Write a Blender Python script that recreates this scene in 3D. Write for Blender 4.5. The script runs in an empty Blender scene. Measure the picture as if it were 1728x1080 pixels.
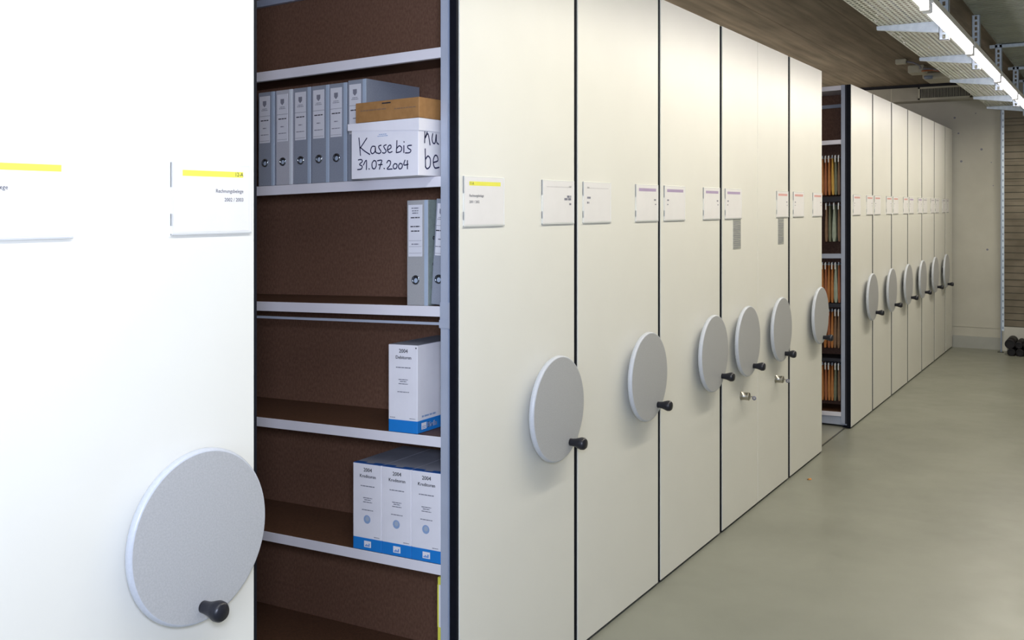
import bpy, bmesh, math, random
from mathutils import Vector, Matrix
random.seed(7)
PI = math.pi
scn = bpy.context.scene
col = scn.collection

# ------------------------------------------------------------------ materials
def mat(name, rgb, rough=.5, metal=0.0, var=0.0, scale=20.0, stretch=(1, 1, 1), bump=0.0, spec=.5, emit=None, estr=0.0, coat=0.0, rgb2=None, lo=.35, hi=.65, detail=4):
    m = bpy.data.materials.new(name); m.use_nodes = True
    nt = m.node_tree; b = nt.nodes['Principled BSDF']
    b.inputs['Roughness'].default_value = rough
    b.inputs['Metallic'].default_value = metal
    b.inputs['Specular IOR Level'].default_value = spec
    b.inputs['Coat Weight'].default_value = coat
    b.inputs['Base Color'].default_value = (*rgb, 1)
    tc = nt.nodes.new('ShaderNodeTexCoord')
    mp = nt.nodes.new('ShaderNodeMapping'); mp.inputs['Scale'].default_value = stretch
    nz = nt.nodes.new('ShaderNodeTexNoise'); nz.inputs['Scale'].default_value = scale; nz.inputs['Detail'].default_value = detail
    nt.links.new(tc.outputs['Object'], mp.inputs['Vector']); nt.links.new(mp.outputs['Vector'], nz.inputs['Vector'])
    if var > 0 or rgb2:
        cr = nt.nodes.new('ShaderNodeValToRGB')
        cr.color_ramp.elements[0].position = lo; cr.color_ramp.elements[1].position = hi
        c2 = rgb2 if rgb2 else tuple(min(1, c * (1 + var)) for c in rgb)
        c1 = rgb if rgb2 else tuple(c * (1 - var) for c in rgb)
        cr.color_ramp.elements[0].color = (*c1, 1); cr.color_ramp.elements[1].color = (*c2, 1)
        nt.links.new(nz.outputs['Fac'], cr.inputs['Fac']); nt.links.new(cr.outputs['Color'], b.inputs['Base Color'])
    if bump > 0:
        bp = nt.nodes.new('ShaderNodeBump'); bp.inputs['Strength'].default_value = bump; bp.inputs['Distance'].default_value = .01
        nt.links.new(nz.outputs['Fac'], bp.inputs['Height']); nt.links.new(bp.outputs['Normal'], b.inputs['Normal'])
    if emit:
        b.inputs['Emission Color'].default_value = (*emit, 1); b.inputs['Emission Strength'].default_value = estr
    return m

M = {}
M['panel'] = mat('cream laminate', (.80, .79, .73), .38, var=.012, scale=3, spec=.35)
M['panel_seam'] = mat('cream panel edge', (.55, .53, .45), .6)
M['rubber'] = mat('black rubber', (.006, .007, .012), .6, var=.1, scale=60, spec=.15)
M['steel_white'] = mat('pale lacquered steel', (.82, .80, .86), .4, var=.02, scale=8)
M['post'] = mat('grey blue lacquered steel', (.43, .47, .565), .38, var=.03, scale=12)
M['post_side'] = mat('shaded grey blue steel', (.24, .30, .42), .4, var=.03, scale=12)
M['hard'] = mat('brown hardboard', (.155, .078, .050), .6, rgb2=(.215, .115, .073), scale=160, stretch=(1, 1, .5), spec=.3, detail=8)
M['hardfloor'] = mat('brown hardboard shelf', (.11, .052, .028), .5, rgb2=(.16, .080, .045), scale=140, spec=.35)
M['dark'] = mat('dark carcass', (.02, .02, .028), .6, var=.1)
M['wheel'] = mat('grey moulded plastic', (.44, .445, .455), .36, var=.05, scale=260, bump=.04, spec=.4)
M['wheel_rim'] = mat('lit wheel rim', (.53, .56, .62), .32, var=.03, scale=200, spec=.5)  # cool light caught by the rim is put into this lighter colour
M['knob'] = mat('black knob plastic', (.010, .011, .018), .35, var=.1)
M['acrylic'] = mat('clear acrylic edge', (.76, .765, .74), .12, var=.01, spec=.6)
M['acrylic_edge'] = mat('acrylic lower edge', (.56, .57, .57), .15, var=.01)
M['paper'] = mat('label paper', (.78, .765, .765), .6, var=.01)
M['yellow'] = mat('yellow label bar', (.82, .79, .10), .6, var=.02)
M['lilac'] = mat('lilac label bar', (.42, .33, .50), .6, var=.02)
M['rose'] = mat('rose label bar', (.66, .36, .33), .6, var=.02)
M['greyline'] = mat('grey printed line', (.50, .48, .50), .6, var=.02)
M['ink'] = mat('black ink', (.03, .03, .045), .7, var=.05)
M['inkgrey'] = mat('grey print', (.22, .22, .27), .7, var=.05)
M['inkblue'] = mat('dark blue felt pen', (.012, .014, .07), .6, var=.05)
M['binder'] = mat('grey binder cover', (.27, .295, .355), .5, rgb2=(.31, .335, .40), scale=300)
M['binder_light'] = mat('pale grey binder cover', (.47, .47, .52), .5, rgb2=(.52, .52, .57), scale=300)
M['binder_warm'] = mat('warm grey binder cover', (.37, .37, .38), .5, rgb2=(.41, .41, .42), scale=300)
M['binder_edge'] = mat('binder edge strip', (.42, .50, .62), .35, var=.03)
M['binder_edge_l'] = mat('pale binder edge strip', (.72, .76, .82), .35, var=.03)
M['label'] = mat('spine label', (.72, .72, .78), .6, var=.015)
M['chrome'] = mat('polished metal ring', (.35, .4, .5), .15, metal=1.0, var=.02)
M['greenside'] = mat('grey green binder side', (.24, .29, .28), .55, var=.08, scale=90)
M['carton'] = mat('white cardboard', (.85, .835, .89), .6, var=.025, scale=12)
M['carton_brown'] = mat('brown cardboard', (.33, .165, .055), .65, rgb2=(.39, .20, .07), scale=40)
M['cartontop'] = mat('grey box top', (.30, .31, .37), .6, var=.03)
M['blue'] = mat('bright blue print', (.015, .22, .66), .45, var=.03)
M['bluedark'] = mat('blue flap edge', (.02, .10, .36), .5, var=.05)
M['blueprint'] = mat('pale blue hole', (.30, .42, .66), .4, var=.05)
M['silver'] = mat('nickel lock', (.42, .40, .35), .3, metal=1.0, var=.04)
M['sticker'] = mat('grey printed sticker', (.29, .30, .28), .55, rgb2=(.40, .41, .38), scale=60, stretch=(1, .2, 3))
M['galv'] = mat('galvanised steel', (.50, .58, .68), .42, metal=.35, rgb2=(.60, .68, .77), scale=30)
M['tray'] = mat('galvanised tray sheet', (.47, .49, .42), .5, metal=.2, rgb2=(.56, .58, .50), scale=12)
M['white'] = mat('white enamel', (.80, .80, .78), .4, var=.02)
M['offwhite'] = mat('yellowed plastic box', (.50, .49, .40), .5, var=.04)
M['duct'] = mat('plastered duct box', (.40, .385, .33), .7, rgb2=(.47, .455, .39), scale=4)
M['grillframe'] = mat('grille frame', (.55, .535, .44), .5, var=.03)
M['scrap'] = mat('orange scrap', (.65, .28, .06), .7, var=.1, scale=90)
M['orange'] = mat('orange folder', (.46, .17, .045), .6, rgb2=(.54, .22, .06), scale=30)
M['amber'] = mat('amber folder', (.60, .34, .06), .6, rgb2=(.68, .40, .08), scale=30)
M['redbrown'] = mat('red brown folder', (.36, .12, .05), .6, rgb2=(.42, .15, .06), scale=30)
M['olive'] = mat('olive folder', (.16, .17, .11), .6, rgb2=(.21, .22, .14), scale=30)
M['green'] = mat('pale green folder', (.32, .37, .28), .6, rgb2=(.40, .45, .34), scale=30)
M['brownf'] = mat('brown folder', (.22, .13, .075), .6, rgb2=(.27, .16, .09), scale=30)
M['tab'] = mat('white index tab', (.8, .8, .78), .4, var=.02)
M['roll'] = mat('black cardboard roll', (.005, .0035, .006), .6, var=.1)
M['floor_in'] = mat('aisle floor', (.30, .30, .25), .35, var=.02, scale=6)
M['trim'] = mat('floor rail', (.07, .07, .06), .4, var=.05)
M['baseb'] = mat('grey skirting', (.36, .365, .34), .55, rgb2=(.40, .405, .375), scale=8)
M['backwall'] = mat('painted concrete wall', (.47, .455, .395), .75, rgb2=(.54, .525, .46), scale=2.2, bump=.15, detail=8)
M['rightwall'] = mat('pale painted wall', (.62, .61, .56), .8, var=.03, scale=2)
M['tube'] = mat('glowing tube', (1, 1, 1), .4, emit=(1.0, .94, 1.0), estr=14.0)

def floor_material():
    m = mat('grey green epoxy floor', (.225, .23, .19), .28, rgb2=(.265, .27, .225), scale=1.6, spec=.45, detail=6)
    nt = m.node_tree; b = nt.nodes['Principled BSDF']
    tc = nt.nodes.new('ShaderNodeTexCoord'); n2 = nt.nodes.new('ShaderNodeTexNoise'); n2.inputs['Scale'].default_value = 7; n2.inputs['Detail'].default_value = 5
    mr = nt.nodes.new('ShaderNodeMapRange'); mr.inputs['To Min'].default_value = .26; mr.inputs['To Max'].default_value = .46
    nt.links.new(tc.outputs['Object'], n2.inputs['Vector']); nt.links.new(n2.outputs['Fac'], mr.inputs['Value']); nt.links.new(mr.outputs['Result'], b.inputs['Roughness'])
    return m
M['floor'] = floor_material()

def board_concrete(name, dark, light, pitch, axis, line, streak=(10, .6, 1)):
    """board-marked concrete: stretched noise plus dark joint lines every `pitch` metres across `axis`"""
    m = mat(name, dark, .8, rgb2=light, scale=1.5, stretch=streak, bump=.12, detail=10, lo=.3, hi=.72, spec=.2)
    nt = m.node_tree; b = nt.nodes['Principled BSDF']
    src = b.inputs['Base Color'].links[0].from_socket
    tc = nt.nodes.new('ShaderNodeTexCoord'); sx = nt.nodes.new('ShaderNodeSeparateXYZ'); nt.links.new(tc.outputs['Object'], sx.inputs[0])
    n2 = nt.nodes.new('ShaderNodeTexNoise'); n2.inputs['Scale'].default_value = .8; n2.inputs['Detail'].default_value = 5
    nt.links.new(tc.outputs['Object'], n2.inputs['Vector'])
    a = nt.nodes.new('ShaderNodeMath'); a.operation = 'ADD'; a.inputs[1].default_value = 50.09
    d = nt.nodes.new('ShaderNodeMath'); d.operation = 'DIVIDE'; d.inputs[1].default_value = pitch
    fr = nt.nodes.new('ShaderNodeMath'); fr.operation = 'FRACT'
    lt = nt.nodes.new('ShaderNodeMath'); lt.operation = 'LESS_THAN'; lt.inputs[1].default_value = line
    nt.links.new(sx.outputs[axis], a.inputs[0]); nt.links.new(a.outputs[0], d.inputs[0]); nt.links.new(d.outputs[0], fr.inputs[0]); nt.links.new(fr.outputs[0], lt.inputs[0])
    mx = nt.nodes.new('ShaderNodeMix'); mx.data_type = 'RGBA'; mx.blend_type = 'MULTIPLY'
    sc = nt.nodes.new('ShaderNodeMath'); sc.operation = 'MULTIPLY'; sc.inputs[1].default_value = .4
    nt.links.new(lt.outputs[0], sc.inputs[0]); nt.links.new(sc.outputs[0], mx.inputs['Factor'])
    nt.links.new(src, mx.inputs['A']); mx.inputs['B'].default_value = (.35, .3, .28, 1)
    mx2 = nt.nodes.new('ShaderNodeMix'); mx2.data_type = 'RGBA'; mx2.blend_type = 'MULTIPLY'; mx2.inputs['Factor'].default_value = .55
    nt.links.new(mx.outputs['Result'], mx2.inputs['A'])
    cr = nt.nodes.new('ShaderNodeValToRGB'); cr.color_ramp.elements[0].position = .35; cr.color_ramp.elements[1].position = .65
    cr.color_ramp.elements[0].color = (.55, .52, .5, 1); cr.color_ramp.elements[1].color = (1, 1, 1, 1)
    nt.links.new(n2.outputs['Fac'], cr.inputs['Fac']); nt.links.new(cr.outputs['Color'], mx2.inputs['B'])
    nt.links.new(mx2.outputs['Result'], b.inputs['Base Color'])
    return m
M['ceiling'] = board_concrete('board marked concrete ceiling', (.15, .13, .098), (.30, .255, .195), .50, 0, .03)
M['concrete'] = board_concrete('rough board marked concrete', (.19, .165, .125), (.33, .29, .23), .22, 2, .05, (2, 2, 3))

# ------------------------------------------------------------------ mesh builder
_glyphs = {}
def glyph_mesh(s, size):
    k = (s, round(size, 5))
    if k in _glyphs: return _glyphs[k]
    cu = bpy.data.curves.new('t', 'FONT'); cu.body = s; cu.size = size; cu.resolution_u = 2
    o = bpy.data.objects.new('t', cu); col.objects.link(o)
    dg = bpy.context.evaluated_depsgraph_get(); dg.update()
    me = o.evaluated_get(dg).to_mesh()
    vs = [tuple(v.co) for v in me.vertices]; fs = [tuple(p.vertices) for p in me.polygons]
    o.evaluated_get(dg).to_mesh_clear()
    bpy.data.objects.remove(o); bpy.data.curves.remove(cu)
    _glyphs[k] = (vs, fs); return _glyphs[k]

FX = Matrix(((0, 0, 1), (1, 0, 0), (0, 1, 0)))      # text plane facing +x (reads along +y)
FY = Matrix(((1, 0, 0), (0, 0, -1), (0, 1, 0)))     # text plane facing -y (reads along +x)

class MB:
    def __init__(s): s.bm = bmesh.new(); s.mats = []
    def mi(s, m):
        if m not in s.mats: s.mats.append(m)
        return s.mats.index(m)
    def _merge(s, b2, m):
        i = s.mi(m); vm = {}
        for v in b2.verts: vm[v] = s.bm.verts.new(v.co)
        for f in b2.faces:
            try: nf = s.bm.faces.new([vm[v] for v in f.verts]); nf.material_index = i; nf.smooth = f.smooth
            except ValueError: pass
        b2.free()
    def box(s, x0, x1, y0, y1, z0, z1, m, bev=0, seg=2):
        b = bmesh.new(); bmesh.ops.create_cube(b, size=1)
        for v in b.verts: v.co = Vector(((x0 + x1) / 2 + v.co.x * (x1 - x0), (y0 + y1) / 2 + v.co.y * (y1 - y0), (z0 + z1) / 2 + v.co.z * (z1 - z0)))
        if bev: bmesh.ops.bevel(b, geom=b.edges[:], offset=bev, segments=seg, affect='EDGES', clamp_overlap=True)
        s._merge(b, m); return s
    def hexa(s, p, m):
        """eight corners: bottom four then top four"""
        i = s.mi(m); v = [s.bm.verts.new(q) for q in p]
        for f in ((3, 2, 1, 0), (4, 5, 6, 7), (0, 1, 5, 4), (1, 2, 6, 5), (2, 3, 7, 6), (3, 0, 4, 7)):
            s.bm.faces.new([v[k] for k in f]).material_index = i
        return s
    def quad(s, p, m):
        i = s.mi(m); s.bm.faces.new([s.bm.verts.new(q) for q in p]).material_index = i; return s
    def lathe(s, prof, axis, c, m, n=48, smooth=True):
        """prof: (r, h) pairs; axis 'x','y','z'; c centre"""
        i = s.mi(m); c = Vector(c); rings = []
        for r, h in prof:
            ring = []
            if r < 1e-6:
                ring = [s.bm.verts.new(c + s._ax(axis, 0, 0, h))]
            else:
                for k in range(n):
                    a = 2 * PI * k / n; ring.append(s.bm.verts.new(c + s._ax(axis, r * math.cos(a), r * math.sin(a), h)))
            rings.append(ring)
        for a, b in zip(rings, rings[1:]):
            for k in range(n):
                k2 = (k + 1) % n
                if len(a) == 1 and len(b) == 1: continue
                if len(a) == 1: vs = [a[0], b[k2], b[k]]
                elif len(b) == 1: vs = [a[k], a[k2], b[0]]
                else: vs = [a[k], a[k2], b[k2], b[k]]
                f = s.bm.faces.new(vs); f.material_index = i; f.smooth = smooth
        return s
    @staticmethod
    def _ax(axis, a, b, h):
        return {'x': Vector((h, a, b)), 'y': Vector((a, h, b)), 'z': Vector((a, b, h))}[axis]
    def tube(s, pts, r, m, n=8):
        i = s.mi(m); rings = []
        pts = [Vector(p) for p in pts]
        for k, p in enumerate(pts):
            d = (pts[min(k + 1, len(pts) - 1)] - pts[max(k - 1, 0)]).normalized()
            u = d.orthogonal().normalized() if k == 0 else (u - d * u.dot(d)).normalized()
            w = d.cross(u)
            rings.append([s.bm.verts.new(p + (u * math.cos(2 * PI * q / n) + w * math.sin(2 * PI * q / n)) * r) for q in range(n)])
        for a, b in zip(rings, rings[1:]):
            for q in range(n):
                f = s.bm.faces.new([a[q], a[(q + 1) % n], b[(q + 1) % n], b[q]]); f.material_index = i; f.smooth = True
        s.bm.faces.new(rings[0][::-1]).material_index = i; s.bm.faces.new(rings[-1]).material_index = i
        return s
    def text(s, string, size, loc, R, m, align='L'):
        i = s.mi(m); vs, fs = glyph_mesh(string, size)
        if not vs: return s
        xs = [v[0] for v in vs]; w = max(xs)
        ox = {'L': 0, 'R': -w, 'C': -w / 2}[align]
        nv = [s.bm.verts.new(Vector(loc) + R @ Vector((v[0] + ox, v[1], 0))) for v in vs]
        for f in fs:
            try: s.bm.faces.new([nv[k] for k in f]).material_index = i
            except ValueError: pass
        return s
    def words(s, w, h, loc, R, m, align='L'):
        """a line of print too small to read: word-length dashes"""
        x = {'L': 0, 'R': -w, 'C': -w / 2}[align]; end = x + w; L = Vector(loc)
        rnd = random.Random(int(w * 1e5) + int(h * 1e6))
        while x < end - 1e-6:
            l = min(end - x, h * rnd.uniform(1.5, 5))
            s.quad([L + R @ Vector(q) for q in ((x, 0, 0), (x + l, 0, 0), (x + l, h, 0), (x, h, 0))], m); x += l + h * .5
        return s
    def rect(s, u0, u1, v0, v1, loc, R, m):
        L = Vector(loc); return s.quad([L + R @ Vector(q) for q in ((u0, v0, 0), (u1, v0, 0), (u1, v1, 0), (u0, v1, 0))], m)
    def stroke(s, pts, w, loc, R, m):
        """pen stroke: smoothed flat ribbon with round joints"""
        L = Vector(loc); i = s.mi(m)
        P = [Vector((p[0], p[1], 0)) for p in pts]
        if len(P) > 2:                                    # Catmull-Rom
            Q = []
            E = [P[0]] + P + [P[-1]]
            for k in range(1, len(E) - 2):
                for t in (0, .25, .5, .75):
                    a, b, c, d = E[k - 1], E[k], E[k + 1], E[k + 2]
                    Q.append(.5 * ((2 * b) + (c - a) * t + (2 * a - 5 * b + 4 * c - d) * t * t + (3 * b - a - 3 * c + d) * t ** 3))
            Q.append(P[-1]); P = Q
        l, r = [], []
        for k, p in enumerate(P):
            d = P[min(k + 1, len(P) - 1)] - P[max(k - 1, 0)]
            if d.length < 1e-9: d = Vector((1, 0, 0))
            d.normalize(); nrm = Vector((-d.y, d.x, 0)) * w / 2
            l.append(s.bm.verts.new(L + R @ (p + nrm))); r.append(s.bm.verts.new(L + R @ (p - nrm)))
        for k in range(len(P) - 1): s.bm.faces.new([r[k], r[k + 1], l[k + 1], l[k]]).material_index = i
        for p in (P[0], P[-1]):
            vs = [s.bm.verts.new(L + R @ (p + Vector((math.cos(2 * PI * q / 8), math.sin(2 * PI * q / 8), .00002)) * (w / 2))) for q in range(8)]
            s.bm.faces.new(vs).material_index = i
        return s
    def build(s, name, parent=None, shear=0.0, rot=None):
        """vertices are in world metres; they are re-based to the parent's base"""
        if shear:
            for v in s.bm.verts: v.co.z += shear * v.co.x
        if rot:
            s.bm.transform(rot)
        me = bpy.data.meshes.new(name)
        if parent is None:
            c = Vector((0, 0, 0))
            if len(s.bm.verts):
                xs = [v.co for v in s.bm.verts]
                c = Vector(((min(v.x for v in xs) + max(v.x for v in xs)) / 2, (min(v.y for v in xs) + max(v.y for v in xs)) / 2, min(v.z for v in xs)))
        else:
            c = world_loc(parent)
        for v in s.bm.verts: v.co -= c
        s.bm.to_mesh(me); s.bm.free()
        for m in s.mats: me.materials.append(M[m])
        o = bpy.data.objects.new(name, me); col.objects.link(o)
        if parent is None: o.location = c
        else: o.parent = parent
        return o

def world_loc(o):
    v = Vector(o.location)
    while o.parent: o = o.parent; v += Vector(o.location)
    return v
def thing(name, label, cat, loc=(0, 0, 0), group=None):
    o = bpy.data.objects.new(name, None); col.objects.link(o); o.location = loc
    o.empty_display_size = .05
    tag(o, label, cat, group); return o
def tag(o, label, cat, group=None):
    o['label'] = label; o['category'] = cat
    if group: o['group'] = group
    return o
def struct(o): o['kind'] = 'structure'; return o

SH = .03            # the shelves run very slightly downhill away from the gangway
H0, H1 = .012, 2.482
ENDY = 12.38

# ------------------------------------------------------------------ room
struct(MB().box(-3.3, 3.3, -3.0, 12.6, -.12, 0, 'floor').build('floor'))
struct(MB().box(-3.3, -.050, -3.0, ENDY, 0, .003, 'floor_in').build('trim_1'))
struct(MB().box(-.050, -.040, -3.0, ENDY, 0, .004, 'trim').build('trim_2'))
struct(MB().box(-3.3, 3.3, -3.0, 12.6, 3.0, 3.15, 'ceiling').build('ceiling'))
w = MB().box(-3.3, 3.3, ENDY + .02, 12.6, 0, 3.0, 'backwall')
for hx, hz, hr in ((.02, 2.62, .012), (.06, 2.44, .010), (.30, 2.25, .013), (.09, 2.12, .013), (.40, 2.10, .006), (.42, 1.84, .006), (.36, 1.12, .012), (.52 - .08, 2.72, .008), (.24, 2.66, .007)):
    w.lathe([(0, 0), (hr, 0)], 'y', (hx, ENDY + .019, hz), 'inkgrey', 12)
w.box(.004, .50, ENDY + .014, ENDY + .02, .24, .245, 'panel_seam')
struct(w.build('wall_back'))
struct(MB().box(-.0, .50, ENDY + .004, ENDY + .02, 0, .135, 'baseb').build('baseboard_back'))
struct(MB().box(.52, 3.3, ENDY - .03, ENDY + .02, .27, 2.72, 'concrete').build('wall_back_concrete'))
struct(MB().box(.505, 3.3, ENDY - .03, ENDY + .02, 0, .27, 'rightwall').build('wall_back_base'))
struct(MB().box(3.3, 3.4, -3.0, 12.6, 0, 3.0, 'rightwall').build('wall_right'))
struct(MB().box(-3.4, -3.3, -3.0, 12.6, 0, 3.0, 'rightwall').build('wall_left'))

# ------------------------------------------------------------------ mobile shelving
def bay_x(): return [(-.073, -1.25), (-1.28, -2.10), (-2.13, -2.96)]
SHELF_Z = [2.079, 1.691, 1.300, .907, .523, .125]

def carcass(y0, y1, root, sides='both', shear=0.0):
    """hidden-side body shared by every unit: base plinth, uprights, spine board, shelves"""
    b = MB(); d = 'dark'
    b.box(-2.98, -.03, y0 + .02, y1 - .02, .03, .10, d)
    ym = (y0 + y1) / 2
    wide = (y1 - y0) > .6
    b.box(-2.98, -.03, ym - .01, ym + .01, .10, 2.45, 'hard') if wide else b.box(-2.98, -.03, y1 - .03, y1 - .01, .10, 2.45, 'hard')
    for x0, x1 in bay_x():
        for xx in (x0 + .03, x1):
            for yy in ((y0 + .01, y1 - .04) if sides == 'both' else (y1 - .04,)):
                b.box(xx - .028, xx, yy, yy + .03, .03, 2.48, 'post')
        for z in SHELF_Z + [2.47]:
            if sides == 'both': b.box(x1, x0, y0 + .012, y1 - .012, z - .03, z, 'steel_white')
            else: b.box(x1, x0, ym + .012, y1 - .012, z - .03, z, 'steel_white')
    return b.build('shelf_body', root)

def plate(root, ya, yb, bar, lines, align, z0=1.537, z1=1.689, label=None):
    """acrylic holder with paper card; lines: (text or None, width, size)"""
    h = MB()
    h.box(0, .0035, ya, yb, z0, z1, 'acrylic', bev=.0008, seg=1)
    h.box(0, .0050, ya, yb, z0, z0 + .0035, 'acrylic_edge')
    h.box(0, .0050, ya, ya + .0012, z0 + .10, z1, 'acrylic_edge'); h.box(0, .0050, ya, ya + .0022, z0 + .02, z0 + .045, 'acrylic_edge')
    h.box(0, .0045, yb - .003, yb, z0, z1, 'white')
    o = h.build('label_holder', root)
    MB().box(.0036, .0042, ya + .006, yb - .006, z0 + .006, z1 - .004, 'paper').build('paper_card', o)
    w = yb - ya
    m = .028 if align == 'L' else .028
    e0, e1 = ya + m, yb - m * .85
    c = MB()
    hz = z1 - .028
    if bar == 'grey': c.rect(e0, e1, hz + .004, hz + .0055, (.0044, 0, 0), FX, 'greyline')
    else: c.rect(e0, e1, hz, hz + .0125, (.0044, 0, 0), FX, bar)
    c.build('colour_bar', o)
    x = e0 if align == 'L' else e1
    if lines[0][0]:
        MB().text(lines[0][0], lines[0][2], (.0047, x, z1 - lines[0][3]), FX, 'ink', align).build('unit_number', o); lines = lines[1:]
    t = MB()
    for s, wd, size, dz in lines:
        if s: t.text(s, size, (.0047, x, z1 - dz), FX, 'ink', align)
        else: t.words(wd, size * .7, (.0047, x, z1 - dz), FX, 'inkgrey', align)
    t.build('printed_text', o)

def wheel(root, yc, zc, ang, Rr=.18):
    R = Rr; x0 = .026; xf = .048
    w = MB()
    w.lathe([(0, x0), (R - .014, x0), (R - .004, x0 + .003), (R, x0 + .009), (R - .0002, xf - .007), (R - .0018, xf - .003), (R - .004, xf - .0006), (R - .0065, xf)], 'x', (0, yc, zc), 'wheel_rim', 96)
    w.lathe([(R - .0065, xf), (R * .6, xf + .0012), (0, xf + .0015)], 'x', (0, yc, zc), 'wheel', 96)
    o = w.build('handwheel', root)
    MB().lathe([(.034, 0), (.034, .006), (.022, .010), (.022, x0)], 'x', (0, yc, zc), 'rubber', 24).build('hub', o)
    a = math.radians(ang); ky, kz = yc + .146 * math.sin(a), zc - .146 * math.cos(a)
    k = MB().lathe([(0, 0), (.0125, 0), (.0128, .010), (.0145, .022), (.0185, .034), (.0215, .044), (.0205, .054), (.016, .060), (0, .062)], 'x', (xf, ky, kz), 'knob', 28)
    k.build('crank_knob', o)

def unit(label, y0, y1, wheel_y=None, ang=0, sides='both', gl=True, gr=True, body=True):
    root = thing('mobile_shelving_unit', label, 'mobile shelving', (-.02, (y0 + y1) / 2, .003), 'mobile shelving units in the long row')
    MB().box(-.025, 0, y0, y1, H0, H1, 'panel', bev=.0012, seg=2).build('end_panel', root)
    if gl: MB().box(-.028, -.003, y0 - .012, y0 - .0002, H0, H1 - .002, 'rubber', bev=.001, seg=1).build('edge_profile', root)
    if gr: MB().box(-.028, -.003, y1 + .0002, y1 + .012, H0, H1 - .002, 'rubber', bev=.001, seg=1).build('edge_profile', root)
    MB().box(-.06, -.008, y0 + .004, y1 - .004, .003, .012, 'rubber').build('plinth', root)
    if body: carcass(y0, y1, root, sides)
    if wheel_y is not None: wheel(root, wheel_y, .912, ang)
    return root

R_BEL = lambda n, yr: [(n, 0, .0125, .0255), ('Rechnungsbelege', 0, .0115, .062), (yr, 0, .0115, .081)]
def bl(k=0):
    return [[(None, .022, .009, .066), (None, .012, .007, .084)], [(None, .02, .008, .066), (None, .03, .008, .076), (None, .014, .007, .092)]][k]

u1 = unit('nearest cream unit on the far left, bright white, left of the open aisle', .905, 1.625, 1.436, 0)
plate(u1, .93, 1.165, 'yellow', R_BEL('12-A', '2002 / 2003'), 'L')
plate(u1, 1.392, 1.612, 'yellow', R_BEL('12-A', '2002 / 2003'), 'R')
u2 = unit('cream unit with yellow-barred label, right of the open aisle with binders', 2.445, 3.168, 2.975, 30, body=False)
plate(u2, 2.462, 2.690, 'yellow', R_BEL('11-A', '2001 / 2002'), 'L')
plate(u2, 2.932, 3.160, 'grey', [('11-B', 0, .009, .024), (None, .030, .011, .060), (None, .050, .011, .069), (None, .014, .010, .086)], 'R')
u3 = unit('cream unit with a plain grey-lined label at left and a lilac one at right', 3.196, 3.922, 3.732, 31)
plate(u3, 3.232, 3.462, 'grey', [('10-A', 0, .009, .024), (None, .028, .010, .062), (None, .018, .010, .080)], 'L')
plate(u3, 3.690, 3.915, 'lilac', bl(), 'R')
u4 = unit('cream unit with two lilac-barred labels and its wheel overlapping the grey-stickered unit', 3.950, 4.676, 4.486, 36)
plate(u4, 3.982, 4.218, 'lilac', bl(), 'L')
plate(u4, 4.448, 4.668, 'lilac', bl(), 'R')
u5 = unit('narrow cream unit with lock, lilac label and a grey sticker below', 4.712, 5.2645, 4.985, 24, gr=False)
plate(u5, 4.745, 4.990, 'lilac', bl(), 'L')
u6 = unit('narrow cream unit with lock, rose label and a grey sticker below', 5.2685, 5.835, 5.570, 16, gl=False)
plate(u6, 5.600, 5.828, 'rose', bl(), 'R')
for r, a, b in ((u5, 4.868, 4.985), (u6, 5.632, 5.742)):
    s = MB().box(0, .0015, a, b, 1.384, 1.534, 'sticker').build('grey_sticker', r)
    q = MB()
    for k in range(14): q.words((b - a) * (.85 if k % 4 else .6), .0028, (.0019, a + .008, 1.392 + k * .0098), FX, 'inkgrey')
    q.build('printed_text', s)
for r, y, z in ((u5, 4.995, .628), (u6, 5.590, .628)):
    l = MB().lathe([(0, 0), (.0225, 0), (.0225, .004), (.0200, .005), (.0200, .038), (.0205, .040), (.0190, .043), (0, .043)], 'x', (0, y, z), 'silver', 24).build('cylinder_lock', r)
    k = MB().box(.043, .062, y - .0015, y + .0015, z - .002, z + .003, 'silver')
    k.lathe([(.004, -.0015), (.011, -.0015), (.011, .0015), (.004, .0015), (.004, -.0015)], 'y', (.068, y, z - .006), 'inkgrey', 16)
    k.build('key', l)
u7 = unit('cream unit left of the far open aisle, rose-barred labels', 5.878, 6.597, 6.410, 14)
plate(u7, 5.932, 6.160, 'rose', bl(), 'L')
plate(u7, 6.368, 6.588, 'rose', bl(), 'R')
G2 = 7.418
u8 = unit('cream unit just right of the far open aisle holding hanging files', G2, G2 + .700, 7.940, 32, body=False)
ys = [G2 + .741 * k for k in range(7)]
plate(u8, G2 + .05, G2 + .285, 'rose', bl(), 'L'); plate(u8, G2 + .49, G2 + .706, 'rose', bl(), 'R')
names = ['second', 'third', 'fourth', 'fifth', 'last wheeled']
for k, nm in enumerate(names):
    y = ys[k + 1]
    r = unit('cream wheeled unit, %s to the right of the far open aisle' % nm, y, y + .698, y + .715 - .19, [30, 32, 28, 28, 8][k])
    bc = 'rose' if k < 2 else 'lilac' if k < 3 else 'greyline'
    plate(r, y + .03, y + .255, bc, bl(), 'L')
    plate(r, y + .49, y + .706, bc, bl(), 'R')
r = unit('narrow cream end unit without handwheel against the back wall', ys[6], 12.345, None)
plate(r, ys[6] + .03, ys[6] + .20, 'greyline', bl(), 'L')

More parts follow.
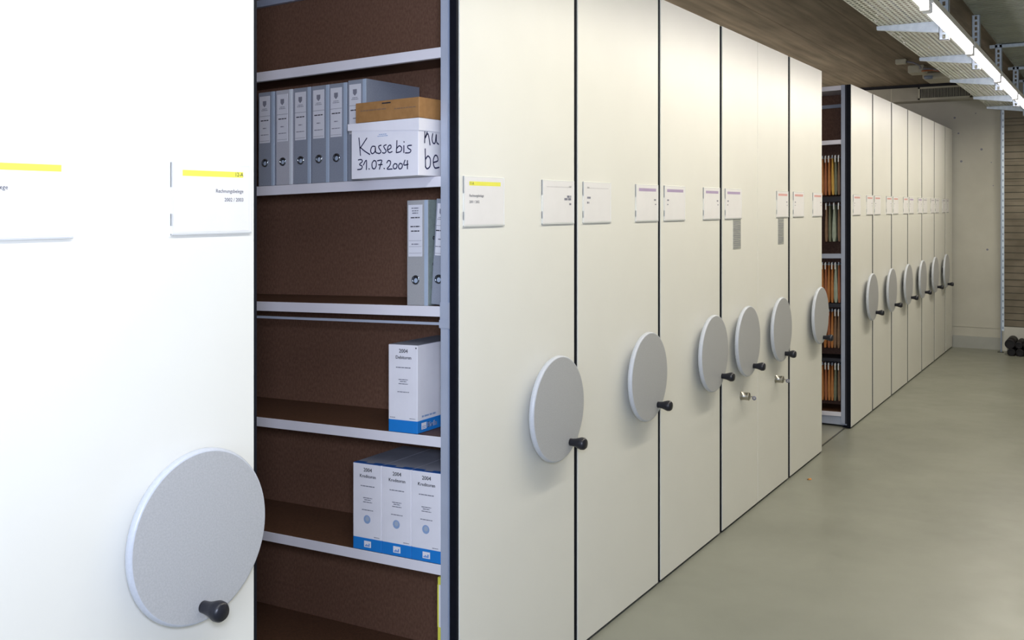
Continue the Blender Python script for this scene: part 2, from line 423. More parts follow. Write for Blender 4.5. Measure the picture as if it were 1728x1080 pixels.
# ---- detailed rack of an opened unit, face plane at y0, looking toward -y
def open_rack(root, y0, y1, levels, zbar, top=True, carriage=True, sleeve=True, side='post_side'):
    D = .30
    MB().box(-2.96, -.03, y0 + D, y0 + D + .012, .10, 2.46, 'hard').build('back_board', root, SH)
    bays = bay_x()
    for z in levels:
        b = MB()
        for x0, x1 in bays[:]:
            b.box(x1, x0, y0, y0 + .002, z - .0315, z, 'steel_white', bev=.0007, seg=1)
            b.box(x1, x0, y0 + .002, y0 + D, z - .004, z - .0005, 'hardfloor')
            b.box(x1, x0, y0 + .002, y0 + .018, z - .0315, z - .0285, 'steel_white')
        b.build('shelf_board', root, SH)
    if top:
        b = MB()
        for x0, x1 in bays:
            b.box(x1, x0, y0, y0 + D, 2.448, 2.481, 'steel_white')
        b.build('shelf_board', root, SH)
    b = MB()
    for x0, x1 in bays: b.box(x1, x0, y0 + D - .02, y0 + D - .002, zbar - .013, zbar + .013, 'post')
    b.build('tie_bar', root, SH)
    for q, (x0, x1) in enumerate(bays):
        p = MB()
        p.box(x0, x0 + .028, y0 - .001, y0 + .008, .03, 2.481, 'post', bev=.002, seg=2)
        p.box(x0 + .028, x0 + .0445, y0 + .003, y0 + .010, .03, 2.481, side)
        if sleeve: p.box(x0 - .004, x0 + .046, y0 - .004, y0 + .009, 1.232, 1.258, 'post', bev=.002); p.box(x0 - .001, x0 + .0455, y0 - .0025, y0 + .009, 1.258, 1.31, 'post', bev=.001)
        o = p.build('upright_post', root)
        if q == 0:
            n = MB()
            for k in range(60): n.box(x0 + .0445, x0 + .0452, y0 + .010, y0 + .018, .16 + k * .038, .172 + k * .038, 'dark')
            n.build('slot_row', o)
    b = MB()
    for x0, x1 in bays[1:]: b.box(x0 + .012, x0 + .018, y0 + .03, y0 + D, .1, 2.45, 'dark')
    b.build('divider', root, SH)
    b = MB().box(-2.96, -.03, y0 + .012, y1 - .02, .018, .085, 'post' if carriage else 'dark')
    b.build('carriage', root)
    # far side of the double unit
    b = MB(); yb = y0 + D + .03
    b.box(-2.96, -.03, yb, yb + .012, .10, 2.46, 'hard')
    for x0, x1 in bays:
        for z in levels + [2.48]: b.box(x1, x0, yb + .012, y1 - .012, z - .03, z, 'steel_white')
        b.box(x0, x0 + .03, y1 - .045, y1 - .012, .03, 2.48, 'post')
    b.build('rear_shelves', root, SH)

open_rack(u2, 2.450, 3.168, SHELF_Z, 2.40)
tie = MB().box(-1.0, -.05, 2.462, 2.470, 1.242, 1.250, 'post').build('cross_rail', u2, SH)

# ------------------------------------------------------------------ aisle 1 contents (front plane y = F)
F = 2.452
def sz(x, z): return z + SH * x            # shelf height at x
def shear_at(z): return z

def ring(parent, xc, zc, y, r=.0135):
    o = MB()
    n = 28
    o.lathe([(r - .0035, 0), (r - .0035, -.003), (r, -.003), (r + .001, 0)], 'y', (xc, y, zc), 'chrome', n)
    o.lathe([(0, -.0004), (r - .0035, -.0004)], 'y', (xc, y, zc), 'dark', n)
    # inner bright plate seen through the finger hole
    o.lathe([(0, -.0008), (r * .55, -.0008)], 'y', (xc + .001, y, zc - .002), 'binder_edge', n)
    return o.build('finger_ring', parent, SH)

def binder(x0, x1, zs, label, group, cover='binder', edge='binder_edge', hh=.318, lean=0.0, yf=F, crest=True, depth=.28, greenside=False, lab=(.078, .010)):
    xm = (x0 + x1) / 2
    root = thing('lever_arch_binder', label, 'binder', (xm, yf, sz(xm, zs)), group)
    z0, z1 = zs + .0006, zs + hh
    sh = None
    b = MB()
    b.box(x0, x1, yf, yf + .004, z0, z1, cover, bev=.0012, seg=1)
    b.box(x0, x0 + .003, yf + .004, yf + depth, z0, z1, cover)
    b.box(x1 - .003, x1, yf + .004, yf + depth, z0, z1, 'greenside' if greenside else cover)
    if greenside:
        for zz in (z0 + .205, z0 + .125): b.lathe([(.0055, .0), (.0055, .0012), (.003, .0012), (.003, 0)], 'x', (x1, yf + .03, zz), 'dark', 14)
    b.build('cover', root, SH)
    MB().box(x0 + .004, x1 - .004, yf + .02, yf + depth - .01, z0 + .004, z1 - .012, 'carton').build('paper_block', root, SH)
    MB().box(x1 - .013, x1 - .0002, yf - .0012, yf + .001, z0 + .0002, z1 - .0005, edge, bev=.0004, seg=1).build('spine_highlight', root, SH)  # lighter strip stands in for the highlight along the spine edge
    la, lb = x0 + .006, x1 - .021
    L = MB().box(la, lb, yf - .0010, yf, z1 - .172, z1 - .014, 'label').build('spine_label', root, SH)
    t = MB(); lc = (la + lb) / 2; Y = yf - .0013
    if crest:
        zc = z1 - .040     # small shield
        t.quad([(lc - .008, Y, zc + .010), (lc - .008, Y, zc - .003), (lc, Y, zc - .011), (lc, Y, zc + .010)], 'inkgrey')
        t.quad([(lc, Y, zc + .010), (lc, Y, zc - .011), (lc + .008, Y, zc - .003), (lc + .008, Y, zc + .010)], 'inkgrey')
        t.build('crest', L, SH); t = MB()
        t.words(.022, .0022, (lc, Y, z1 - .058), FY, 'inkgrey', 'C'); t.words(.028, .0022, (lc, Y, z1 - .063), FY, 'inkgrey', 'C')
        t.rect(-.025, .025, 0, .0012, (lc, Y, z1 - .082), FY, 'inkgrey')
        t.words(.036, .0035, (lc, Y, z1 - .098), FY, 'ink', 'C')
        t.words(.016, .0032, (lc, Y, z1 - .124), FY, 'inkgrey', 'C')
        t.words(.036, .0026, (lc, Y, z1 - .146), FY, 'inkgrey', 'C')
        t.rect(-.022, .022, 0, .001, (lc, Y, z1 - .166), FY, 'inkgrey')
    else:
        for dz, w in ((.026, .028), (.034, .024), (.041, .022), (.055, .034), (.082, .036), (.096, .032), (.136, .028)):
            t.words(w, .0034, (lc, Y, z1 - dz), FY, 'ink' if w > .03 else 'inkgrey', 'C')
        for dz in (.124, .142, .162): t.rect(-.024, .024, 0, .0009, (lc, Y, z1 - dz), FY, 'inkgrey')
    t.build('printed_text', L, SH)
    ring(root, (x0 + x1) / 2 - .006, z0 + .078, yf)
    if lean:
        piv = Vector((x1 if lean > 0 else x0, 0, sz(x0, z0)))
        mtx = Matrix.Rotation(lean, 4, 'Y')
        for ch in root.children_recursive: 
            off = world_loc(root)
            ch.data.transform(Matrix.Translation(piv - off) @ mtx @ Matrix.Translation(off - piv))
    return root

Z2, Z3, Z4, Z5, Z6 = 1.691, 1.300, .907, .523, .125
xs = [-.834, -.752, -.671, -.591, -.516, -.437]
lb = ['grey ring binder on the upper shelf, leftmost beside the bright unit edge',
      'pale whitish grey ring binder, only light one on the upper shelf',
      'grey ring binder directly right of the pale whitish one',
      'grey ring binder second to the right of the pale whitish one',
      'grey ring binder third to the right of the pale whitish one',
      'grey ring binder at the row end, partly hidden behind the white handwritten box']
for k, x in enumerate(xs):
    pale = k == 1
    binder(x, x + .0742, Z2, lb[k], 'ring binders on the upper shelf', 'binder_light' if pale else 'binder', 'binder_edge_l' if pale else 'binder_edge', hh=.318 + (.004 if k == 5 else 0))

# white archive box with handwriting; it stands proud of the shelf edge
BY = 2.362
bx = thing('archive_box', 'white cardboard box handwritten Kasse bis 31.07.2004, on the upper shelf', 'box', (-.21, BY + .1, sz(-.21, Z2)))
b = MB(); b.box(-.348, -.092, BY + .003, BY + .33, Z2 + .001, Z2 + .152, 'carton', bev=.001, seg=1)
FB = BY + .003
body = b.build('box_body', bx, SH)
l = MB(); l.hexa([(-.3605, BY, Z2 + .150), (-.088, BY, Z2 + .134), (-.088, BY + .335, Z2 + .134), (-.3605, BY + .335, Z2 + .150),
                  (-.3605, BY, Z2 + .1705), (-.088, BY, Z2 + .1705), (-.088, BY + .335, Z2 + .1705), (-.3605, BY + .335, Z2 + .1705)], 'carton')
l.build('lid', bx, SH)
# pen strokes drawn on a 615 x 433 grid that covers the front face
def hw(p): return [(-.348 + (x - 65) / 615 * .256, Z2 + .001 + (975 - (y + (x - 65) * .0488)) / 433 * .150) for x, y in p]
S = [[(138, 612), (146, 690), (152, 765)], [(212, 615), (180, 660), (150, 700)], [(152, 695), (195, 730), (240, 758)],
     [(290, 690), (262, 690), (248, 725), (262, 752), (288, 735), (292, 695), (294, 735), (306, 748)],
     [(345, 680), (322, 690), (330, 712), (345, 735), (330, 752), (312, 748)],
     [(392, 678), (370, 688), (378, 710), (392, 732), (376, 750), (358, 745)],
     [(408, 722), (436, 705), (432, 682), (412, 690), (404, 722), (420, 746), (446, 738)],
     [(490, 645), (488, 700), (484, 745)], [(486, 715), (510, 690), (532, 706), (524, 738), (486, 748)],
     [(552, 690), (552, 748)], [(553, 655), (555, 660)],
     [(620, 688), (588, 692), (590, 712), (614, 728), (604, 750), (566, 752)],
     [(132, 805), (160, 802), (170, 820), (142, 845), (168, 860), (160, 885), (125, 890)],
     [(180, 850), (208, 808), (208, 890)], [(232, 884), (236, 887)],
     [(280, 812), (262, 835), (264, 875), (284, 885), (300, 860), (298, 822), (280, 812)],
     [(312, 815), (352, 812), (340, 850), (330, 888)], [(322, 850), (356, 848)], [(372, 882), (376, 885)],
     [(398, 835), (412, 815), (432, 825), (425, 858), (400, 888), (446, 888)],
     [(470, 842), (456, 862), (464, 886), (486, 880), (490, 850), (470, 842)],
     [(518, 840), (504, 862), (512, 888), (534, 880), (538, 850), (518, 840)],
     [(562, 815), (552, 855), (590, 850)], [(584, 818), (584, 888)]]
t = MB()
for s_ in S[:12]: t.stroke(hw(s_), .0036, (0, FB - .0006, 0), FY, 'inkblue')
t.build('handwriting', body, SH); t = MB()
for s_ in S[12:]: t.stroke(hw(s_), .0036, (0, FB - .0006, 0), FY, 'inkblue')
t.build('handwriting', body, SH); t = MB()
t.words(.03, .002, (-.225, FB - .0006, Z2 + .130), FY, 'blueprint', 'C'); t.words(.04, .002, (-.225, FB - .0006, Z2 + .125), FY, 'blueprint', 'C')
t.build('printed_text', body, SH)
# writing on the +x side of the box
t = MB(); sx = -.0914
def sw(p): return [(BY + a / 1000, Z2 + b / 1000) for a, b in p]
for s_ in [[(34, 131), (34, 115), (33, 99)], [(36, 114), (46, 131)], [(37, 114), (50, 126), (60, 94)], [(74, 128), (70, 112), (76, 100), (86, 102), (92, 128), (93, 105), (104, 98)],
           [(36, 80), (37, 50), (38, 26)], [(38, 50), (50, 60), (62, 50), (60, 30), (46, 22), (37, 28)], [(78, 42), (100, 48), (96, 62), (84, 62), (76, 45), (84, 26), (106, 28)]]:
    t.stroke(sw(s_), .0046, (sx, 0, 0), FX, 'inkblue')
t.build('handwriting', body, SH)

c = thing('flat_carton', 'flat brown cardboard carton lying on the white handwritten box', 'box', (-.21, BY + .1, sz(-.21, Z2 + .172)))
cb = MB().box(-.330, -.088, BY + .001, BY + .25, Z2 + .1715, Z2 + .232, 'carton_brown', bev=.0012, seg=1)
cbo = cb.build('carton_body', c, SH)
MB().rect(-.012, .022, 0, .004, (-.215, BY + .0004, Z2 + .222), FY, 'dark').build('thumb_slot', cbo, SH)
MB().words(.10, .004, (-.31, BY + .0004, Z2 + .205), FY, 'brownf').words(.08, .0035, (-.18, BY + .0004, Z2 + .202), FY, 'brownf').build('printed_text', cbo, SH)

# third shelf: two binders by the post
binder(-.2005, -.1215, Z3, 'warm grey ring binder standing upright alone on the middle shelf', 'two binders on the middle shelf', 'binder_warm', 'binder_edge', hh=.322, crest=False, greenside=True)
binder(-.1205, -.0600, Z3, 'grey ring binder leaning beside the upright one, half behind the post', 'two binders on the middle shelf', 'binder', 'binder_edge', hh=.322, crest=True, lean=.066, yf=F + .014)

# archive boxes with blue base
def abox(x0, x1, zs, hh, label, group, title, hole=True, sidelogo=False, flaps=True, depth=.26):
    xm = (x0 + x1) / 2
    root = thing('archive_box', label, 'box', (xm, F, sz(xm, zs)), group)
    z0 = zs + .0006; z1 = z0 + hh; bz = z0 + .038
    b = MB()
    b.box(x0, x1, F, F + depth, z0 + .0378, z1, 'carton', bev=.0010, seg=1)
    b.box(x0 + .0005, x1 - .0005, F + .003, F + depth - .002, z1 - .001, z1 + .0006, 'cartontop')
    o = b.build('box_body', root, SH)
    MB().box(x0 - .0001, x1 + .0001, F - .0001, F + depth, z0, bz, 'blue', bev=.0010, seg=1).build('blue_base', root, SH)
    if flaps:
        f = MB(); n = 5; w = (x1 - x0)
        f.box(x0 + .001, x1 - .001, F + .0005, F + .009, z1, z1 + .0014, 'bluedark')
        for k in (0, 2): f.box(x0 + .002 + w * k / 3.2, x0 + w * (k / 3.2 + .36), F + .009, F + .022, z1, z1 + .0014, 'bluedark')
        f.build('closing_flap', root, SH)
    t = MB(); Y = F - .0007; xc = xm + .002
    t.text('2004', .0170, (xc, Y, z1 - .0240), FY, 'ink', 'C'); t.text('2004', .0170, (xc + .0006, Y, z1 - .0240), FY, 'ink', 'C')
    t.text(title, .0145, (xc, Y, z1 - .0430), FY, 'ink', 'C'); t.text(title, .0145, (xc + .0006, Y, z1 - .0430), FY, 'ink', 'C')
    t.words(.056, .003, (xc, Y, z1 - .071), FY, 'inkgrey', 'C')
    for dz, ww in ((.108, .036), (.114, .026), (.121, .036), (.146, .045)): t.words(ww, .0026, (xc, Y, z1 - dz), FY, 'inkgrey', 'C')
    t.words(.022, .002, (x1 - .008, Y, bz + .006), FY, 'inkgrey', 'R')
    if sidelogo: t.words(.02, .002, (x0 + .006, Y, bz + .006), FY, 'inkgrey', 'L')
    t.build('printed_text', o, SH)
    if hole:
        h = MB(); h.lathe([(0, -.0006), (.0135, -.0006)], 'y', (xc - .002, F, z0 + .098), 'blueprint', 28); h.lathe([(0, -.0010), (.0075, -.0010)], 'y', (xc - .001, F, z0 + .100), 'binder_edge', 20)
        h.build('finger_hole', o, SH)
    g = MB()
    if hole:
        g.rect(-.014, .014, 0, .020, (xc, Y, z0 + .010), FY, 'carton')
        for k, hgt in enumerate((.004, .007, .005, .010)): g.rect(-.010 + k * .005, -.0065 + k * .005, 0, hgt, (xc, Y - .0004, z0 + .013), FY, 'blue')
    if sidelogo:
        X = x1 + .0006
        g.rect(0, .026, 0, .020, (X, F + .020, z0 + .010), FX, 'carton')
        g.rect(.003, .023, 0, .0015, (X + .0003, F + .020, z0 + .018), FX, 'blue'); g.rect(.003, .023, 0, .0015, (X + .0003, F + .020, z0 + .013), FX, 'blue')
        g.text('Biella', .024, (X, F + .050, z0 + .012), FX, 'carton', 'L'); g.text('Biella', .024, (X, F + .0508, z0 + .012), FX, 'carton', 'L')
        g.words(.075, .0055, (X, F + .022, z0 + .047), FX, 'blueprint', 'L')
        g.lathe([(0, 0), (.0025, 0)], 'y', (x1 - .005, F - .0006, z1 - .008), 'ink', 10)
    g.build('logo_print', root, SH)
    return root
abox(-.2725, -.161, Z4, .270, 'single white archive box printed 2004 Debitoren with blue base', 'white archive boxes with blue bases', 'Debitoren', hole=False, sidelogo=True, flaps=False)
for k, (a, bb, nm) in enumerate(((-.4155, -.3005, 'left'), (-.2990, -.1845, 'middle'), (-.1830, -.0745, 'right, against the post'))):
    abox(a, bb, Z5, .272, 'white 2004 Kreditoren archive box with blue base, %s of the three' % nm, 'white archive boxes with blue bases', 'Kreditoren')
# yellow-ended box on the bottom shelf
y = thing('magazine_box', 'white box with yellow ends on the lowest visible shelf behind the post', 'box', (-.05, F + .1, sz(-.05, Z6)))
yb = MB().box(-.0905, -.046, F + .009, F + .28, Z6 + .001, Z6 + .354, 'carton', bev=.001, seg=1).build('box_body', y, SH)
MB().box(-.0910, -.0455, F + .008, F + .281, Z6 + .333, Z6 + .356, 'yellow', bev=.001, seg=1).build('yellow_cap', y, SH)
MB().box(-.0910, -.0455, F + .008, F + .281, Z6 + .0006, Z6 + .205, 'yellow', bev=.001, seg=1).build('yellow_cap', y, SH)
MB().box(-.0912, -.0865, F + .0075, F + .0082, Z6 + .205, Z6 + .333, 'yellow').build('yellow_stripe', y, SH)

# ------------------------------------------------------------------ aisle 2: suspension files
open_rack(u8, G2 + .004, G2 + .715, [2.088, .115], 2.363, sleeve=False, side='dark')
P2 = G2 + .004
rails = [1.985, 1.60, 1.185, .80 + .025, .480]
for k, z in enumerate((1.990, 1.622, 1.190, .835, .480)):
    pass
b = MB()
for za, zb in ((1.677, 1.640), (1.262, 1.228), (.900, .872), (.500, .478)):
    b.box(-1.03, -.073, P2 + .005, P2 + .03, zb, za, 'post' if abs(za - 1.262) < .01 else 'dark')
    b.box(-1.03, -.073, P2 + .03, P2 + .29, zb + .012, zb + .016, 'dark')
b.build('file_rail', u8, SH)
rows = [('top', 1.970, 1.690, ['brownf', 'olive', 'amber', 'orange', 'redbrown', 'orange']),
        ('second', 1.625, 1.350, ['brownf', 'green', 'olive', 'brownf']),
        ('third', 1.190, .905, ['redbrown', 'green', 'orange', 'orange', 'redbrown', 'orange']),
        ('fourth', .850, .575, ['brownf', 'brownf', 'orange', 'redbrown', 'orange']),
        ('bottom', .458, .190, ['brownf', 'olive', 'orange', 'orange', 'redbrown', 'orange'])]
cn = {'brownf': 'brown', 'olive': 'olive', 'amber': 'amber yellow', 'orange': 'orange', 'redbrown': 'red-brown', 'green': 'pale green'}
pos = ['nearest the post', 'second from the post', 'third from the post', 'fourth from the post', 'fifth from the post', 'sixth from the post']
for nm, zt, zb, cols in rows:
    for k, cc in enumerate(cols):
        x = -.094 - k * .0235 - (.019 if nm == 'second' and k > 1 else .010 if nm == 'second' and k else 0)
        rt = thing('suspension_file', '%s hanging file in the %s row of the far aisle, %s' % (cn[cc], nm, pos[k]), 'folder', (x, P2 + .02, sz(x, zt)), 'hanging files in the far open aisle')
        f = MB(); dx = random.uniform(-.004, .004) - (.008 if cc == 'amber' else 0); fat = .0075 if cc != 'green' else .011
        # V-shaped pocket, fat at the bottom
        p = []
        n = 8
        for i in range(n + 1):
            q = i / n; z = zt - .012 - q * (zt - .012 - zb); wv = .0018 + fat * math.sin(min(1, q * 1.05) * PI * .62) * (1 if q < .97 else .5)
            p.append((x + dx * (-q), z, wv))
        for (xa, za, wa), (xb, zb2, wb) in zip(p, p[1:]):
            f.hexa([(xb - wb, P2 + .02, zb2), (xb + wb, P2 + .02, zb2), (xb + wb, P2 + .26, zb2), (xb - wb, P2 + .26, zb2),
                    (xa - wa, P2 + .02, za), (xa + wa, P2 + .02, za), (xa + wa, P2 + .26, za), (xa - wa, P2 + .26, za)], cc)
        f.build('pocket', rt, SH)
        MB().box(x - .0022, x + .0022, P2 + .012, P2 + .275, zt - .012, zt - .006, 'galv').build('hanging_bar', rt, SH)
        if (k + len(nm)) % 3 != 2: MB().box(x - .0036, x + .0036, P2 + .006, P2 + .012, zt - .042, zt + .006, 'tab', bev=.0008, seg=1).build('index_tab', rt, SH)
        MB().box(x - .0025, x + .0025, P2 + .02, P2 + .03, zt - .008, zt + .010, 'galv').build('hook', rt, SH)

# ------------------------------------------------------------------ ceiling services
TX0, TX1, TZ = .400, .735, 2.700
def slotted_sheet(b, x0, x1, y0, y1, z, nrow, pitch, slot, mname):
    w = (x1 - x0) / nrow; gap = w * .50
    for r_ in range(nrow + 1):
        xa = x0 + r_ * w - (w - gap) / 2; xb = xa + (w - gap)
        b.quad([(max(xa, x0), y0, z), (max(xa, x0), y1, z), (min(xb, x1), y1, z), (min(xb, x1), y0, z)], mname)
    for r_ in range(nrow):
        xa = x0 + r_ * w + (w - gap) / 2; xb = xa + gap
        yy = y0 + (0 if r_ % 2 else pitch / 2)
        while yy < y1:
            b.quad([(xa, yy + slot, z), (xa, min(yy + pitch, y1), z), (xb, min(yy + pitch, y1), z), (xb, yy + slot, z)], mname); yy += pitch
ct = thing('cable_tray', 'long perforated galvanised cable tray under the ceiling, left of the tube lamps', 'cable tray', ((TX0 + TX1) / 2, 6.0, TZ))
b = MB(); slotted_sheet(b, TX0, TX1, 2.0, 12.3, TZ + .001, 12, .052, .028, 'tray'); b.build('perforated_base', ct)
MB().box(TX0 - .0015, TX0, 2.0, 12.3, TZ, TZ + .055, 'tray').build('side_rail', ct)
MB().box(TX1, TX1 + .0015, 2.0, 12.3, TZ, TZ + .055, 'tray').build('side_rail', ct)
b = MB()
for k in range(26):
    yy = 5.9 + k * .24 + random.uniform(-.08, .08); xx = TX0 + (.02 if k % 2 else random.uniform(.03, .25))
    b.tube([(xx, yy, TZ - .001), (xx + .004, yy + .012, TZ - .009), (xx + .012, yy + .02, TZ - .001)], .002, 'white', 5)
cl = b.build('cable_tie', ct); cl['kind'] = 'stuff'
# cables lying in the tray
for k, (xx, m_) in enumerate(((.47, 'carton'), (.53, 'white'), (.60, 'inkgrey'))):
    tag(MB().tube([(xx + .01 * math.sin(j * .9 + k), 5.2 + j * .5, TZ + .012) for j in range(15)], .008, m_, 8).build('cable'),
        ['pale grey cable lying in the perforated tray', 'white cable lying in the perforated tray', 'dark grey cable lying in the perforated tray'][k], 'cable', 'cables in the tray')

supY = [6.37, 7.86, 9.36, 10.93, 12.07]
ordn = ['nearest', 'second', 'third', 'fourth', 'farthest']
for k, yv in enumerate(supY):
    r = thing('ceiling_support', 'galvanised slotted ceiling post with tapered tray arm, %s along the tray' % ordn[k], 'support', (.768, yv, 2.60), 'slotted posts carrying the cable tray')
    p = MB()
    p.box(.742, .7445, yv, yv + .040, 2.584, 2.975, 'galv'); p.box(.7925, .795, yv, yv + .040, 2.584, 2.975, 'galv')
    # slotted web facing the camera side
    n = 10
    p.box(.742, .760, yv, yv + .0025, 2.584, 2.975, 'galv'); p.box(.777, .795, yv, yv + .0025, 2.584, 2.975, 'galv')
    for q in range(n + 1): zc = 2.584 + q * (2.975 - 2.584) / n; p.box(.760, .777, yv, yv + .0025, max(2.584, zc - .007), min(2.975, zc + .007), 'galv')
    p.box(.742, .795, yv, yv + .042, 2.584, 2.588, 'white')
    p.build('slotted_post', r)
    a = MB(); x1 = .741
    a.hexa([(TX0 - .012, yv - .004, TZ - .020), (x1, yv - .004, TZ - .066), (x1, yv + .002, TZ - .066), (TX0 - .012, yv + .002, TZ - .020),
            (TX0 - .012, yv - .004, TZ - .001), (x1, yv - .004, TZ - .001), (x1, yv + .002, TZ - .001), (TX0 - .012, yv + .002, TZ - .001)], 'galv')
    a.hexa([(TX0 - .012, yv + .002, TZ - .022), (x1, yv + .002, TZ - .068), (x1, yv + .030, TZ - .068), (TX0 - .012, yv + .030, TZ - .022),
            (TX0 - .012, yv + .002, TZ - .020), (x1, yv + .002, TZ - .066), (x1, yv + .030, TZ - .066), (TX0 - .012, yv + .030, TZ - .020)], 'galv')
    a.build('tapered_arm', r)
    MB().box(.728, .809, yv - .01, yv + .055, 2.975, 2.999, 'galv').build('head_plate', r) if k < 1 else None
    if k >= 2:
        g = MB(); g.box(.700, 1.62, yv + .0, yv + .034, 2.944, 2.972, 'galv', bev=.002, seg=1); g.build('cross_bar', r)

M['ribbed'] = mat('ribbed grey sheet', (.24, .26, .22), .45, metal=.3, rgb2=(.30, .32, .27), scale=5)
rt = thing('ribbed_tray', 'wide ribbed grey metal tray close under the ceiling, right of the lamps', 'cable tray', (1.6, 6.0, 2.975))
b = MB(); yy = 1.0; i_ = b.mi('duct')
prev = None; k = 0
while yy < 12.08:
    zz = [2.9755, 2.9755, 2.982, 2.982][k % 4]; step = [.030, .006, .024, .006][k % 4]
    a_, c_ = b.bm.verts.new((.765, yy, zz)), b.bm.verts.new((2.55, yy, zz))
    if prev: b.bm.faces.new([prev[0], a_, c_, prev[1]]).material_index = b.mi('ribbed')
    prev = (a_, c_); yy += step; k += 1
M['ribbed'] = mat('ribbed grey sheet', (.24, .26, .22), .45, metal=.3, rgb2=(.30, .32, .27), scale=5)
b.build('ribbed_sheet', rt)
MB().box(.760, .765, 1.0, 12.08, 2.9735, 2.998, 'ribbed').build('side_rail', rt)

lampY = [(3.70, 5.28), (5.32, 6.93), (6.97, 8.56), (8.60, 10.0), (10.04, 11.6)]
ordl = ['nearest, cut by the top frame edge', 'second', 'third', 'fourth', 'farthest, cut by the right frame edge']
for k, (a, c) in enumerate(lampY):
    r = thing('tube_lamp', 'glowing tube lamp hanging beside the tray, %s' % ordl[k], 'lamp', (.84, (a + c) / 2, 2.62), 'fluorescent tubes in a line')
    MB().box(.812, .868, a + .01, c - .01, 2.612, 2.655, 'white', bev=.004).build('housing', r)
    MB().lathe([(0, a + .035), (.0185, a + .035), (.0185, c - .035), (0, c - .035)], 'y', (.84, 0, 2.586), 'tube', 16).build('tube', r)
    for yy, s_ in ((a + .01, 1), (c - .034, 1)):
        MB().box(.818, .862, yy, yy + .024, 2.562, 2.612, 'white', bev=.003).build('end_cap', r)
    for yy in supY:
        if a < yy < c: MB().box(.795, .85, yy + .005, yy + .035, 2.655, 2.662, 'galv').build('mounting_bracket', r)

# small fittings on the ceiling slab
o = thing('ceiling_sensor', 'small grey box on the ceiling trailing a bent cable', 'sensor', (-.13, 10.03, 2.96))
MB().box(-.18, -.085, 10.0, 10.07, 2.955, 3.0, 'offwhite', bev=.004).build('housing', o)
MB().tube([(-.085, 10.03, 2.975), (-.03, 10.05, 2.965), (.01, 10.15, 2.95), (.0, 10.3, 2.94), (-.03, 10.42, 2.955)], .009, 'inkgrey', 8).build('cable', o)
o = thing('junction_box', 'cream junction box on the ceiling with dark cable ends', 'junction box', (-.08, 10.6, 2.93))
MB().box(-.155, -.005, 10.5, 10.72, 2.925, 3.0, 'offwhite', bev=.006).build('housing', o)
b = MB()
b.tube([(-.01, 10.5, 2.96), (.04, 10.46, 2.95), (.08, 10.52, 2.95), (.10, 10.64, 2.955)], .012, 'inkgrey', 8)
b.tube([(-.02, 10.49, 2.935), (.02, 10.44, 2.93), (.07, 10.5, 2.94), (.12, 10.7, 2.95)], .008, 'redbrown', 8)
b.build('cable_end', o)
o = thing('ceiling_vent', 'long cream flat fitting on the ceiling in front of the wall grille', 'vent', (.0, 11.3, 2.93))
MB().box(-.13, .26, 11.18, 11.62, 2.935, 3.0, 'grillframe', bev=.012).build('housing', o)
MB().lathe([(0, 0), (.04, 0), (.045, .03), (0, .035)], 'z', (-.06, 11.12, 2.93), 'post_side', 20).build('round_sensor', o)

du = thing('air_duct', 'boxed air duct under the ceiling at the back wall with vertical-bar grille', 'duct', (-.3, 12.2, 2.81))
DS = .0
b = MB().box(-1.5, .55, 12.12, ENDY + .018, 2.808, 2.962, 'duct', bev=.003)
b.box(-.62, -.612, 12.117, 12.121, 2.81, 2.96, 'grillframe')
b.build('duct_box', du)
MB().box(-1.5, .55, 12.16, ENDY + .018, 2.962, 3.0, 'dark').build('shadow_gap', du)
g = MB(); gx0, gx1, gz0, gz1 = -.325, .235, 2.816, 2.958
for (a, c, d, e) in ((gx0, gx1, gz0, gz0 + .018), (gx0, gx1, gz1 - .018, gz1), (gx0, gx0 + .02, gz0, gz1), (gx1 - .02, gx1, gz0, gz1)): g.box(a, c, 12.106, 12.120, d, e, 'grillframe')
go = g.build('grille_frame', du)
MB().box(gx0 + .02, gx1 - .02, 12.1175, 12.1195, gz0 + .018, gz1 - .018, 'dark').build('grille_back', go)
g = MB(); n = 34
for k in range(1, n): xx = gx0 + .02 + k * (gx1 - gx0 - .04) / n; g.box(xx - .0022, xx + .0022, 12.109, 12.117, gz0 + .017, gz1 - .017, 'grillframe')
g.build('grille_bars', go)

# ------------------------------------------------------------------ wire rack and rolls at the back wall
r = thing('wire_rack', 'tall metal rod rack in front of rough concrete at the back wall', 'rack', (.9, 12.2, 0))
for xx in (.515, 1.46):
    p = MB(); p.box(xx, xx + .012, 12.18, 12.21, .0, 2.70, 'post_side'); p.box(xx + .012, xx + .036, 12.18, 12.183, .24, 2.70, 'galv')
    for k in range(33): p.box(xx + .017, xx + .030, 12.178, 12.180, .262 + k * .0735, .284 + k * .0735, 'post_side')
    p.build('rack_post', r)
    MB().box(xx - .03, xx + .03, 12.17, 12.22, 0, .008, 'trim').build('foot', r)
for k in range(32):
    z = .29 + k * .0735
    MB().tube([(.552, 12.19, z), (1.46, 12.19, z)], .0042, 'trim', 6).build('rod', r)
RP = [(.625, .128, .054, 'thick black roll end, upper left of the pile'), (.706, .140, .038, 'thin black roll end, upper middle of the pile'), (.782, .130, .050, 'thick black roll end, upper right of the pile'),
      (.640, .038, .037, 'black roll end on the floor, left of the pile'), (.715, .048, .046, 'black roll end on the floor, middle of the pile'), (.805, .038, .037, 'black roll end on the floor, right of the pile')]
RP = [(.640, .039, .039, RP[3][3]), (.722, .039, .039, RP[4][3]), (.804, .039, .039, RP[5][3]), (.626, .127, .050, RP[0][3]), (.713, .118, .036, RP[1][3]), (.800, .127, .048, RP[2][3])]
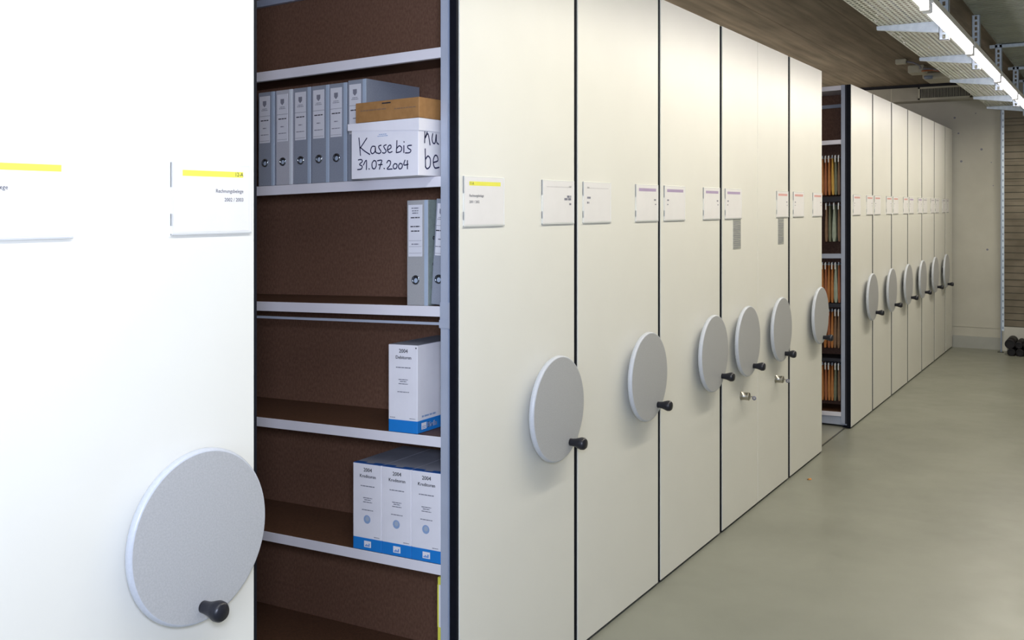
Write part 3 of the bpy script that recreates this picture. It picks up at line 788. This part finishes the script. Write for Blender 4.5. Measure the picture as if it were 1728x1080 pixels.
for x, z, rr, lab in RP:
    o = thing('cardboard_roll', 'black cardboard tube: ' + lab.replace('black ', ''), 'roll', (x, 11.98, z - rr), 'black rolls piled under the rod rack')
    MB().lathe([(rr - .006, 11.95), (rr, 11.95), (rr, 12.34), (rr - .006, 12.34), (rr - .006, 11.95)], 'y', (x, 0, z), 'roll', 28).build('tube_wall', o)
    MB().lathe([(0, 11.97), (rr - .006, 11.97)], 'y', (x, 0, z), 'roll', 28).build('end_plug', o)

b = MB()
for k in range(9):
    a0, a1 = k * .7, (k + 1) * .7
    b.quad([(.103 + .012 * math.cos(a0) * (1 + .4 * math.sin(k * 3)), 5.913 + .02 * math.sin(a0), .001), (.103 + .013 * math.cos(a1), 5.913 + .02 * math.sin(a1), .001 + .004 * (k % 2)), (.105, 5.915, .005), (.103, 5.91, .003)], 'scrap')
tag(b.build('paper_scrap'), 'tiny orange scrap lying on the grey-green floor', 'scrap')

# ------------------------------------------------------------------ lights
def area(name, loc, size, energy, color, rot, sy=None):
    l = bpy.data.lights.new(name, 'AREA'); l.energy = energy; l.color = color
    if sy: l.shape = 'RECTANGLE'; l.size = size; l.size_y = sy
    else: l.size = size
    o = bpy.data.objects.new(name, l); col.objects.link(o); o.location = loc; o.rotation_euler = rot; return o
warm = (1.0, .93, .755)
for y, lc_ in ((-1.2, (.80, .88, 1.0)), (.45, (.90, .93, .97)), (2.1, warm), (3.75, warm)): area('tube_light', (.84, y + .75, 2.55), .08, 16, lc_, (0, 0, 0), 1.45)
for a, c in lampY[1:]: area('tube_light', (.84, (a + c) / 2, 2.555), .06, 16, warm, (0, 0, 0), c - a - .15)
area('added_ceiling_fill', (-1.45, 6.0, 2.50), 1.8, 48, (1.0, .90, .74), (PI, 0, 0), 12.0)  # unseen lamp added above the unit tops to brighten the ceiling
# cool fill lamp added behind the camera to brighten the near panels
area('added_cool_fill', (1.9, -2.2, 1.9), 1.6, 36, (.66, .78, 1.0), (math.radians(84), 0, math.radians(22)), 1.5)
area('camera_flash', (1.75, -.05, 1.75), .30, 50, (.72, .79, 1.0), (math.radians(88), 0, math.radians(33)))

wd = bpy.data.worlds.new('World'); scn.world = wd; wd.use_nodes = True
wd.node_tree.nodes['Background'].inputs[0].default_value = (.75, .85, 1, 1); wd.node_tree.nodes['Background'].inputs[1].default_value = .5

# ------------------------------------------------------------------ camera
cd = bpy.data.cameras.new('Camera'); cam = bpy.data.objects.new('Camera', cd); col.objects.link(cam)
cam.location = (1.68, 0, 1.595); cam.rotation_euler = (PI / 2, 0, math.radians(31.495))
cd.sensor_width = 36; cd.lens = 36 * 1688 / 1728; cd.shift_y = -190 / 1728; cd.clip_start = .02
scn.camera = cam
scn.view_settings.view_transform = 'Standard'
scn.view_settings.look = 'None'
scn.view_settings.exposure = 0
scn.cycles.use_denoising = True
scn.cycles.max_bounces = 8
